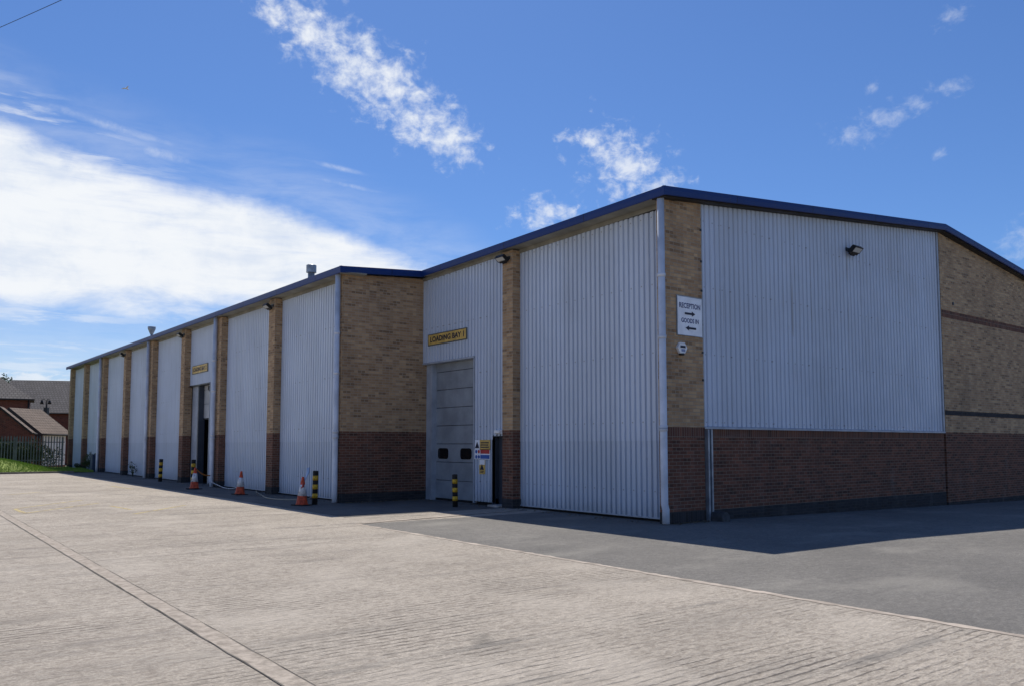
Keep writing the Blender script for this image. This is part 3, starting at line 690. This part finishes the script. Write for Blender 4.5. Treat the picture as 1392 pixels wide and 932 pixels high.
o = empty('foot_block', (1.5, -.22, 0), R_(8), 'small dark concrete block at the foot of the steel channel', 'concrete block')
bm = MB(); bm.prism([(-.17, -.14, -.03), (.17, -.14, -.03), (.15, -.12, .14), (.06, -.1, .2), (-.09, -.1, .19), (-.16, -.12, .1)], (0, 0, 0), (0, .3, 0)); bm.build('block', CONCB, o, bevel=.03)

# ------------------------------------------------------------------ plants by the wall, cabinet
def leaf_cloud(mb, c, rad, n, size, squash=1.0, up=.0):
    for _ in range(n):
        while True:
            p = Vector((random.uniform(-1, 1), random.uniform(-1, 1), random.uniform(-1, 1)))
            if p.length < 1: break
        p = Vector(c) + Vector((p.x * rad[0], p.y * rad[1], p.z * rad[2]))
        d = Vector((random.gauss(0, 1), random.gauss(0, 1), random.gauss(up, .8))).normalized(); w = d.cross(Vector((random.random(), random.random(), random.random()))).normalized(); s = size * random.uniform(.6, 1.4)
        mb.quad(p - d * s, p + w * s * .45, p + d * s, p - w * s * .45)
def weed(loc, h, r, n, label, nm='weed'):
    o = empty(nm, loc, 0, label, 'plant')
    st = MB(); lf = MB()
    for k in range(9):
        a = random.uniform(0, 6.28); q = random.uniform(.1, 1) * r; hh = h * random.uniform(.5, 1)
        st.tube([(0, 0, 0), (q * .5 * math.cos(a), q * .5 * math.sin(a), hh * .6), (q * math.cos(a), q * math.sin(a), hh)], [.008, .006, .003], 5)
        leaf_cloud(lf, (q * .8 * math.cos(a), q * .8 * math.sin(a), hh * .7), (r * .35, r * .35, hh * .35), n // 9, .05)
    st.build('stem', LEAFD, o); lf.build('foliage', LEAFD, o); return o
weed((-2.62, 33.4, 0), .8, .22, 90, 'thin pale weed growing against a far grey panel')
weed((-2.75, 43.9, 0), 1.15, .5, 900, 'low dark bush at the wall base left of the small cabinet', 'bush')
weed((-2.8, 46.6, 0), .5, .35, 300, 'low dark weeds at the base of a far brick pier')
o = empty('utility_cabinet', (-2.68, 42.35, 0), 0, 'small dark blue cabinet on the wall base beside the dark bush', 'cabinet')
MB().box(-.22, .2, -.3, .3, .0, .98).build('body', plain('cabinet_blue', (.035, .06, .11), .5), o, bevel=.02); MB().box(-.24, .22, -.33, .33, .98, 1.04).build('lid', plain('cabinet_lid', (.05, .08, .14), .5), o); MB().box(-.228, -.2, -.25, .25, .1, .9).build('door', plain('cabinet_door', (.04, .07, .13), .5), o)

# ------------------------------------------------------------------ verge, fence
def vz(x, y):
    t = max(0, min(1, (y - 41.2) / 5.5)); t = t * t * (3 - 2 * t)
    l = max(0, min(1, (-3.9 - x) / 3.6)); l = l * l * (3 - 2 * l)
    return .06 + .68 * t * l + .03 * math.sin(x * 1.7 + y)
GROUND_G = plain('grass_ground', (.17, .235, .045), .95, 0, .3, 2)
tag(grid('grass_verge', GROUND_G, lin(-40, -8, 12)[:-1] + lin(-8, -2.95, 16), lin(41.35, 52, 18), vz), kind='structure')
tag(MB().box(-40, -4.0, 41.15, 41.35, -.1, .1).build('verge_kerb', KERBM), kind='structure')
gm = MB()
for _ in range(15000):
    x = -2.95 - random.random() ** 1.6 * 9; y = random.uniform(41.3, 50); zz = vz(x, y); a = random.uniform(0, 6.28); h = random.uniform(.05, .14); w = .02
    dx, dy = math.cos(a) * w, math.sin(a) * w
    gm.quad((x - dx, y - dy, zz - .02), (x + dx, y + dy, zz - .02), (x + random.uniform(-.05, .05), y + random.uniform(-.05, .05), zz + h))
tag(gm.build('grass', GRASSM), 'short bright green grass on the verge before the fence', 'grass', kind='stuff')
o = empty('palisade_fence', (-3, 51, 0), 0, 'dark grey steel palisade fence between the grass verge and the houses', 'fence')
FO = Vector((-3, 51, 0))
for x in (-3.1, -5.85, -8.6, -11.35, -14.1): MB().box(x - .05, x + .05, 51.0, 51.1, -.3, 2.1).build('post', PALEM, o, FO)
for zz in (.55, 1.75): MB().box(-15, -3.0, 50.95, 51.0, zz, zz + .055).build('rail', PALEM, o, FO)
x = -3.12
while x > -13:
    h = 2.2 + random.uniform(-.02, .02)
    q = MB(); q.prism([(x - .035, 50.93, -.1), (x + .035, 50.93, -.1), (x + .035, 50.93, h - .1), (x + .012, 50.93, h), (x - .012, 50.93, h), (x - .035, 50.93, h - .1)], (0, 0, 0), (0, .012, 0))
    q.build('pale', PALEM, o, FO); x -= .165 + random.uniform(-.006, .006)
# undergrowth behind the fence
hd = MB(); hb = Vector((-9, 53.5, 0))
for k in range(26): leaf_cloud(hd, (random.uniform(-14, -3.2), random.uniform(52.4, 54.2), random.uniform(.3, 1.4)), (1.1, .5, .75), 420, .09)
tag(hd.build('hedge', LEAFD), 'dark low hedge growing behind the palisade fence', 'hedge')

# ------------------------------------------------------------------ houses behind
def frame(loc, xdir):
    rz = math.atan2(xdir.y, xdir.x); return loc, rz
def gable_house(name, loc, rz, L, W, eave, ridge, wallm, roofm, label, ov=.35, barge=.18, cat='house'):
    """local x along the ridge from 0 to L, y across from 0 (front) to W"""
    o = empty(name, loc, rz, label, cat)
    w = MB().prism([(0, 0, -.5), (0, W, -.5), (0, W, eave), (0, W / 2, ridge - .1), (0, 0, eave)], (0, 0, 0), (L, 0, 0)); w.build('wall', wallm, o)
    s = (ridge - eave) / (W / 2); ze = eave - s * ov
    r = MB()
    for sg in (0, 1):
        ye = -ov if sg == 0 else W + ov
        a, b = (-ov, ye, ze + .1), (-ov, W / 2, ridge + .1); poly = [a, b, (b[0], b[1], b[2] - .12), (a[0], a[1], a[2] - .12)]
        r.prism(poly, (0, 0, 0), (L + 2 * ov, 0, 0))
    ro = r.build('roof', roofm, o)
    for x in (-ov - .03, L + ov):
        bg = MB()
        for ye in (-ov, W + ov): bg.prism([(x, ye, ze + .11), (x, W / 2, ridge + .11), (x, W / 2, ridge - barge), (x, ye, ze - barge)], (0, 0, 0), (.03, 0, 0))
        bg.build('bargeboard', BARGE, o)
    gt = MB().tube([(-ov, -ov - .06, ze + .02), (L + ov, -ov - .06, ze + .02)], .06, 8); gt.build('gutter', BARGE, o)
    return o
# big house at the back: ridge runs to the right behind the warehouse
Dp = 92.0
pr = at(20, 517, Dp); xd = (RH * .97 + FH * .24).normalized()
rz = math.atan2(xd.y, xd.x); yd = Vector((-xd.y, xd.x, 0))
Wb = 8.6; base = pr - yd * (Wb / 2); HB = gable_house('brick_house', (base.x, base.y, 0), rz, 22, Wb, 5.25, pr.z, REDHOUSE, TILE_G, 'two storey red brick house under a wide grey tiled roof behind the garage')
for x in (3.0, 7.5): 
    wf = MB().box(x - .6, x + .6, -.04, .05, 3.3, 4.5).build('window', WHITE, HB); MB().box(x - .5, x + .5, -.05, .05, 3.4, 4.4).build('pane', GLASSD, wf)
# hipped house at the left edge
Dp = 74.0
pc = at(46.4, 541.8, Dp); xd = (RH * .86 + FH * .5).normalized(); rz = math.atan2(xd.y, xd.x)
HA = empty('brick_house', (pc.x, pc.y, 0), rz, 'red brick house with a grey hipped roof and rooflight at the left edge', 'house')
ez = pc.z; L, W = 13.0, 7.6
MB().box(-L + .35, -.35, .35, W - .35, -.5, ez + .05).build('wall', REDHOUSE, HA)
rd = ez + W / 2 * .74
hr = MB(); P = [(0, 0, ez), (0, W, ez), (-L, W, ez), (-L, 0, ez), (-W / 2, W / 2, rd), (-L + W / 2, W / 2, rd)]
hr.quad(P[3], P[0], P[4], P[5]); hr.quad(P[0], P[1], P[4]); hr.quad(P[1], P[2], P[5], P[4]); hr.quad(P[2], P[3], P[5]); hr.quad(P[0], P[3], P[2], P[1])
hro = hr.build('roof', TILE_G, HA)
MB().box(-L, .05, -.1, .0, ez - .12, ez).build('gutter', BARGE, HA); MB().tube([(-.42, .27, 0), (-.42, .27, ez)], .07, 8).build('downpipe', BARGE, HA)
T = Matrix.Translation((-4.3, 1.25, ez + 1.25 * .74)) @ Matrix.Rotation(math.atan(.74), 4, 'X')
MB().box(-.45, .45, -.5, .5, -.05, .1, T).build('rooflight', BARGE, hro)
for x in (-4.2, -8.0):
    wf = MB().box(x - .6, x + .6, .3, .4, 3.0, 4.2).build('window', WHITE, HA); MB().box(x - .5, x + .5, .29, .4, 3.1, 4.1).build('pane', GLASSD, wf)
# garage with brown tiles: its gable looks at the yard, its white door wall faces right
pr = at(16.5, 553.5, 62.0); xd = (RH * .08 + FH * .99).normalized(); rz = math.atan2(xd.y, xd.x)
yd = Vector((-xd.y, xd.x, 0)); Wg = 4.8
base = pr - yd * (Wg / 2); ezg = at(63, 586, 60).z
GA = gable_house('garage', (base.x, base.y, 0), rz, 3.1, Wg, ezg, pr.z - .1, REDHOUSE, TILE_B, 'low brick garage with a brown tiled roof and white side behind the fence', ov=.3, barge=.42, cat='garage')
MB().box(.15, 2.95, -.06, -.004, 0, ezg - .05).build('garage_door', WHITE, GA)
# smaller outbuilding in front of it
pr = at(-1, 551, 57.0); xd = (RH * -.42 + FH * .9).normalized(); rz = math.atan2(xd.y, xd.x); yd = Vector((-xd.y, xd.x, 0)); Wo = 4.0
base = pr - yd * (Wo / 2); gable_house('outbuilding', (base.x, base.y, 0), rz, 2.2, Wo, at(45, 587, 56).z, pr.z - .1, REDHOUSE, TILE_B, 'small red brick outbuilding with a plain gable at the left edge', ov=.08, barge=.05, cat='outbuilding')
# twin headed lamp between the roofs
lp = at(63, 557, 71.0)
o = empty('yard_lamp', (lp.x, lp.y, 0), math.atan2(RH.y, RH.x), 'dark twin headed lamp rising between the brown and grey roofs', 'lamp')
MB().tube([(0, 0, 0), (0, 0, lp.z + .9)], .07, 8).build('post', BLACK, o); MB().box(-.16, .16, -.16, .16, lp.z - .5, lp.z + .25).build('control_box', BLACK, o)
for sx in (-.42, .25): 
    MB().tube(smooth_path([(0, 0, lp.z + .85), (sx * .6, 0, lp.z + 1.0), (sx, 0, lp.z + .9)], 5), .025, 6).build('arm', BLACK, o); MB().tube([(sx, 0, lp.z + .92), (sx, 0, lp.z + .55)], [.07, .15], 10).build('lamp_head', BLACK, o)
# trees behind the roofs
def tree(loc, h, r, label, n=1500):
    o = empty('tree', loc, 0, label, 'tree', 'trees behind the houses')
    t = MB().tube([(0, 0, -.5), (.1, 0, h * .4), (.05, .1, h * .75)], [.28, .2, .08], 8)
    for k in range(6):
        a = k * 1.05; t.tube([(.05, 0, h * (.35 + .05 * k)), (r * .6 * math.cos(a), r * .6 * math.sin(a), h * (.6 + .05 * k))], [.08, .03], 6)
    t.build('trunk', TRUNK, o); cr = MB()
    for k in range(20):
        a = random.uniform(0, 6.28); q = random.uniform(0, .75) * r; zc = random.uniform(.5, .93) * h
        leaf_cloud(cr, (q * math.cos(a), q * math.sin(a), zc), (r * .33, r * .33, r * .3), n // 20, .16)
    cr.build('crown', LEAF, o); return o
for px, py, d, r, lab in ((14, 509, 118, 3.0, 'green leafy tree top just right of the hipped roof'), (53, 514.5, 125, 1.0, 'left of two small tree tops above the grey ridge'), (62, 512.5, 125, .9, 'right and pointed of two small tree tops above the grey ridge')):
    p = at(px, py, d); tree((p.x, p.y, 0), p.z, r, lab)
# overhead cable, bird
a, b = at(-160, 105, 75.0), at(72, -3, 60.0); b2 = b + (b - a) * 1.2
pts = []
for k in range(25):
    t = k / 24; p = a.lerp(b2, t); p.z -= .5 * math.sin(math.pi * t); pts.append(p)
tag(MB().tube(pts, .022, 6).build('overhead_cable', BLACK), 'thin black overhead cable crossing the top left sky', 'cable')
bp = at(172, 121, 70); o = empty('gull', tuple(bp), R_(20), 'tiny white gull flying in the upper left sky', 'bird')
MB().tube([(-.2, 0, 0), (-.1, 0, .01), (.05, 0, .01), (.17, 0, .015), (.23, 0, 0)], [.012, .05, .06, .035, .008], 10).build('body', WHITE, o)
for sg in (-1, 1): MB().prism([(.05, sg * .03, .02), (-.08, sg * .03, .02), (-.12, sg * .3, .1), (-.16, sg * .55, .04), (-.06, sg * .3, .12)], (0, 0, 0), (0, 0, .012)).build('wing', WHITE, o)

# ------------------------------------------------------------------ light and sky
SUN_D = Vector((1.95, 3.75, 6.9)).normalized()
sel = math.asin(SUN_D.z); saz = math.atan2(SUN_D.x, SUN_D.y)
L_ = bpy.data.lights.new('sun', 'SUN'); L_.energy = 5.0; L_.angle = R_(.5); L_.color = (1, .92, .80)
so_ = bpy.data.objects.new('sun', L_); COL.objects.link(so_); so_.rotation_euler = SUN_D.to_track_quat('Z', 'Y').to_euler(); so_.location = (20, 40, 60)
W = bpy.data.worlds.new('World'); SC.world = W; W.use_nodes = True; nt = NT(W.node_tree); W.node_tree.nodes.clear()
sky = nt.n('ShaderNodeTexSky', sky_type='NISHITA', sun_disc=False, sun_elevation=sel, sun_rotation=saz, altitude=50.0, air_density=1.0, dust_density=.3, ozone_density=3.0).outputs[0]
dirv = nt.n('ShaderNodeTexCoord').outputs['Generated']
sp = nt.n('ShaderNodeSeparateXYZ', {0: dirv})
azd = nt.m('MULTIPLY', nt.m('ARCTAN2', sp.outputs[0], sp.outputs[1]), 57.29578)
eld = nt.m('MULTIPLY', nt.m('ARCSINE', sp.outputs[2]), 57.29578)
ae = nt.n('ShaderNodeCombineXYZ', {0: azd, 1: eld}).outputs[0]
def ellipse(px, py, rx, ry, rot):
    """soft 1..0 hill round a direction; radii in degrees, rot in degrees"""
    a, e_ = azel(px, py)
    v = nt.mapv(ae, loc=(-a, -e_, 0)); v = nt.mapv(v, rot=(0, 0, R_(-rot))); v = nt.mapv(v, scale=(1 / rx, 1 / ry, 0))
    ln = nt.n('ShaderNodeVectorMath', {0: v}, operation='LENGTH').outputs['Value']
    return nt.m('SUBTRACT', 1.0, ln)
def maxs(l):
    r = l[0]
    for q in l[1:]: r = nt.m('MAXIMUM', r, q)
    return r
# great bank of cloud on the left: an upper edge and a lower edge along the azimuth, broken by noise
edge = nt.n('ShaderNodeFloatCurve'); cv = edge.mapping.curves[0]
def curve(node, pts):
    cv = node.mapping.curves[0]
    node.mapping.use_clip = False
    for i, (x, y) in enumerate(pts):
        if i < 2: cv.points[i].location = (x, y)
        else: cv.points.new(x, y)
    node.mapping.update()
top_px = [(-500, 40), (-200, 90), (0, 152), (60, 180), (130, 208), (200, 232), (260, 250), (330, 262), (400, 278), (480, 312), (560, 346), (620, 372), (700, 440), (900, 640)]
tp_ = sorted([(azel(x, y)[0], azel(x, y)[1]) for x, y in top_px])
curve(edge, [((a + 40) / 120, e_ / 60) for a, e_ in tp_])
azn = nt.m('DIVIDE', nt.m('ADD', azd, 40.0), 120.0); nt.set(edge.inputs['Value'], azn)
upper = nt.m('MULTIPLY', edge.outputs[0], 60.0)
nA = nt.noise(nt.mapv(ae, scale=(.12, .5, 1), rot=(0, 0, R_(8))), 1.0, 8, .62, .4)
nB = nt.noise(nt.mapv(ae, scale=(.5, .5, 1)), 1.0, 9, .66, .3)
dist = nt.m('ADD', nt.m('SUBTRACT', upper, eld), nt.m('ADD', nt.m('MULTIPLY', nt.m('SUBTRACT', nA, .5), 1.9), nt.m('MULTIPLY', nt.m('SUBTRACT', nB, .5), .9)))
bank = nt.ss(dist, -.3, 1.5)
low_edge = nt.m('ADD', nt.m('SUBTRACT', eld, nt.m('ADD', 7.6, nt.m('MULTIPLY', nt.m('SUBTRACT', azd, 5.0), .06))), nt.m('MULTIPLY', nt.m('SUBTRACT', nA, .5), 6.0))
bank = nt.m('MULTIPLY', bank, nt.ss(low_edge, -1.2, 2.2, .0, 1))
streaky = nt.noise(nt.mapv(ae, scale=(.13, .95, 1), rot=(0, 0, R_(9)), loc=(7, 2, 0)), 1.0, 8, .62, .3)
bank = nt.m('MULTIPLY', bank, nt.ss(nt.m('ADD', streaky, nt.m('MULTIPLY', nt.m('SUBTRACT', upper, eld), .035)), .3, .62, .72, 1))
high = nt.m('MULTIPLY', nt.m('MULTIPLY', nt.ss(nt.m('SUBTRACT', upper, eld), -3.2, -.2), nt.ss(azd, 19, 8)), nt.ss(streaky, .46, .66, 0, .6))
wisp = nt.m('MULTIPLY', nt.ss(nt.noise(nt.mapv(ae, scale=(.07, .8, 1), rot=(0, 0, R_(7)), loc=(2, 4, 0)), 1.0, 7, .6, .3), .45, .75, 0, .75), nt.m('MULTIPLY', nt.ss(eld, 10, 7, 0, 1), nt.ss(azd, 45, 25, 0, 1)))
lowveil = nt.m('MULTIPLY', nt.m('MULTIPLY', nt.ss(eld, 11, 5, 0, .34), nt.ss(azd, 45, 25)), nt.ss(streaky, .25, .6, .6, 1))
# cumulus low over the houses
nC = nt.noise(nt.mapv(ae, scale=(.45, .9, 1), loc=(5, 1, 0)), 1.0, 8, .6, .2)
cum = nt.ss(nt.m('ADD', nt.m('SUBTRACT', 4.6, eld), nt.m('MULTIPLY', nt.m('SUBTRACT', nC, .5), 3.5)), -.2, .6, 0, .8)
# broken patches
patches = maxs([ellipse(370, 14, 2.2, 1.2, -25), ellipse(425, 45, 4.0, 2.6, -28), ellipse(475, 85, 4.2, 3.0, -32), ellipse(530, 120, 4.4, 3.2, -32), ellipse(575, 165, 4.2, 2.7, -24), ellipse(612, 188, 3.2, 2.2, -18), ellipse(500, 70, 2.4, 1.5, -30)])
nD = nt.noise(nt.mapv(ae, scale=(.55, .7, 1), loc=(1, 8, 0)), 1.35, 10, .62, .2)
dense = nt.ss(nt.m('ADD', nt.m('MULTIPLY', patches, .75), nt.m('MULTIPLY', nt.m('SUBTRACT', nD, .5), 2.0)), .08, 1.0, 0, .95)
p2 = maxs([ellipse(850, 225, 4.6, 3.2, -28), ellipse(890, 262, 3.2, 2.6, -20), ellipse(745, 292, 3.4, 1.7, 0), ellipse(810, 190, 3.0, 1.2, -12)])
nE = nt.noise(nt.mapv(ae, scale=(.55, .7, 1), loc=(11, 3, 0)), 1.5, 10, .64, .25)
dense2 = nt.ss(nt.m('ADD', nt.m('MULTIPLY', p2, .7), nt.m('MULTIPLY', nt.m('SUBTRACT', nE, .5), 2.1)), .1, 1.0, 0, .8)
p3 = maxs([ellipse(1215, 155, 3.4, 1.1, 14), ellipse(1165, 185, 2.8, .9, -14), ellipse(1300, 120, 1.2, .6, 0), ellipse(1185, 118, .7, .5, 20), ellipse(1290, 25, 1.4, .7, 30), ellipse(1390, 325, 2.0, 1.4, 20), ellipse(1275, 212, .6, .5, 40)])
dense3 = nt.ss(nt.m('ADD', nt.m('MULTIPLY', p3, .7), nt.m('MULTIPLY', nt.m('SUBTRACT', nE, .5), 2.6)), .1, 1.2, 0, .36)
p4 = maxs([ellipse(458, 228, 3.2, .3, -9), ellipse(470, 252, 3.6, .28, -8), ellipse(140, 168, 6.5, .5, -9), ellipse(220, 210, 3.0, .6, -8)])
dense4 = nt.ss(nt.m('ADD', p4, nt.m('MULTIPLY', nt.m('SUBTRACT', nA, .5), 1.0)), .05, 1.0, 0, .42)
veil = nt.m('MULTIPLY', nt.ss(nt.m('SUBTRACT', upper, eld), -5.0, 0, 0, .22), nt.ss(nA, .3, .7))
# unseen broken cloud added behind the camera to brighten the shaded walls
back = nt.m('MULTIPLY', nt.ss(nt.noise(nt.mapv(dirv, scale=(2, 2, 4)), 1.6, 7, .6, .3), .55, .72, 0, .5), nt.ss(nt.m('ABSOLUTE', nt.m('SUBTRACT', nt.m('MODULO', nt.m('ADD', azd, 540.0 - 37.8), 360.0), 180.0)), 75, 100))
dense4 = nt.m('MULTIPLY', dense4, nt.ss(nB, .35, .7, .25, 1))
cl = maxs([bank, high, lowveil, back, wisp, cum, dense, dense2, dense3, dense4, veil])
cl = nt.m('MINIMUM', cl, 1.0)
skyc = nt.mix(1.0, sky, (.56, .775, 1.1), 'MULTIPLY')
ccol = nt.mix(nt.ss(nt.m('ADD', nA, nt.m('MULTIPLY', nB, .5)), .45, .85), (7.2, 7.9, 9.1), (9.0, 9.3, 9.7))
final = nt.mix(cl, skyc, ccol)
bg = nt.n('ShaderNodeBackground', {'Color': final, 'Strength': .1})
out = nt.n('ShaderNodeOutputWorld', {'Surface': bg.outputs[0]})

# ------------------------------------------------------------------ camera and view
cam = bpy.data.cameras.new('camera'); co = bpy.data.objects.new('camera', cam); COL.objects.link(co)
co.location = CAM; cam.sensor_width = 36; cam.lens = F_PX / 1392 * 36; cam.clip_end = 3000; cam.clip_start = .05
cam.shift_y = (CY - 466.0) / 1392
M = Matrix((RH, UP, -FW)).transposed(); co.rotation_euler = M.to_euler()
SC.camera = co
vs = SC.view_settings; vs.view_transform = 'Standard'; vs.look = 'None'; vs.exposure = 0.0; vs.gamma = 1; vs.use_curve_mapping = False
SC.cycles.max_bounces = 6; SC.cycles.diffuse_bounces = 4
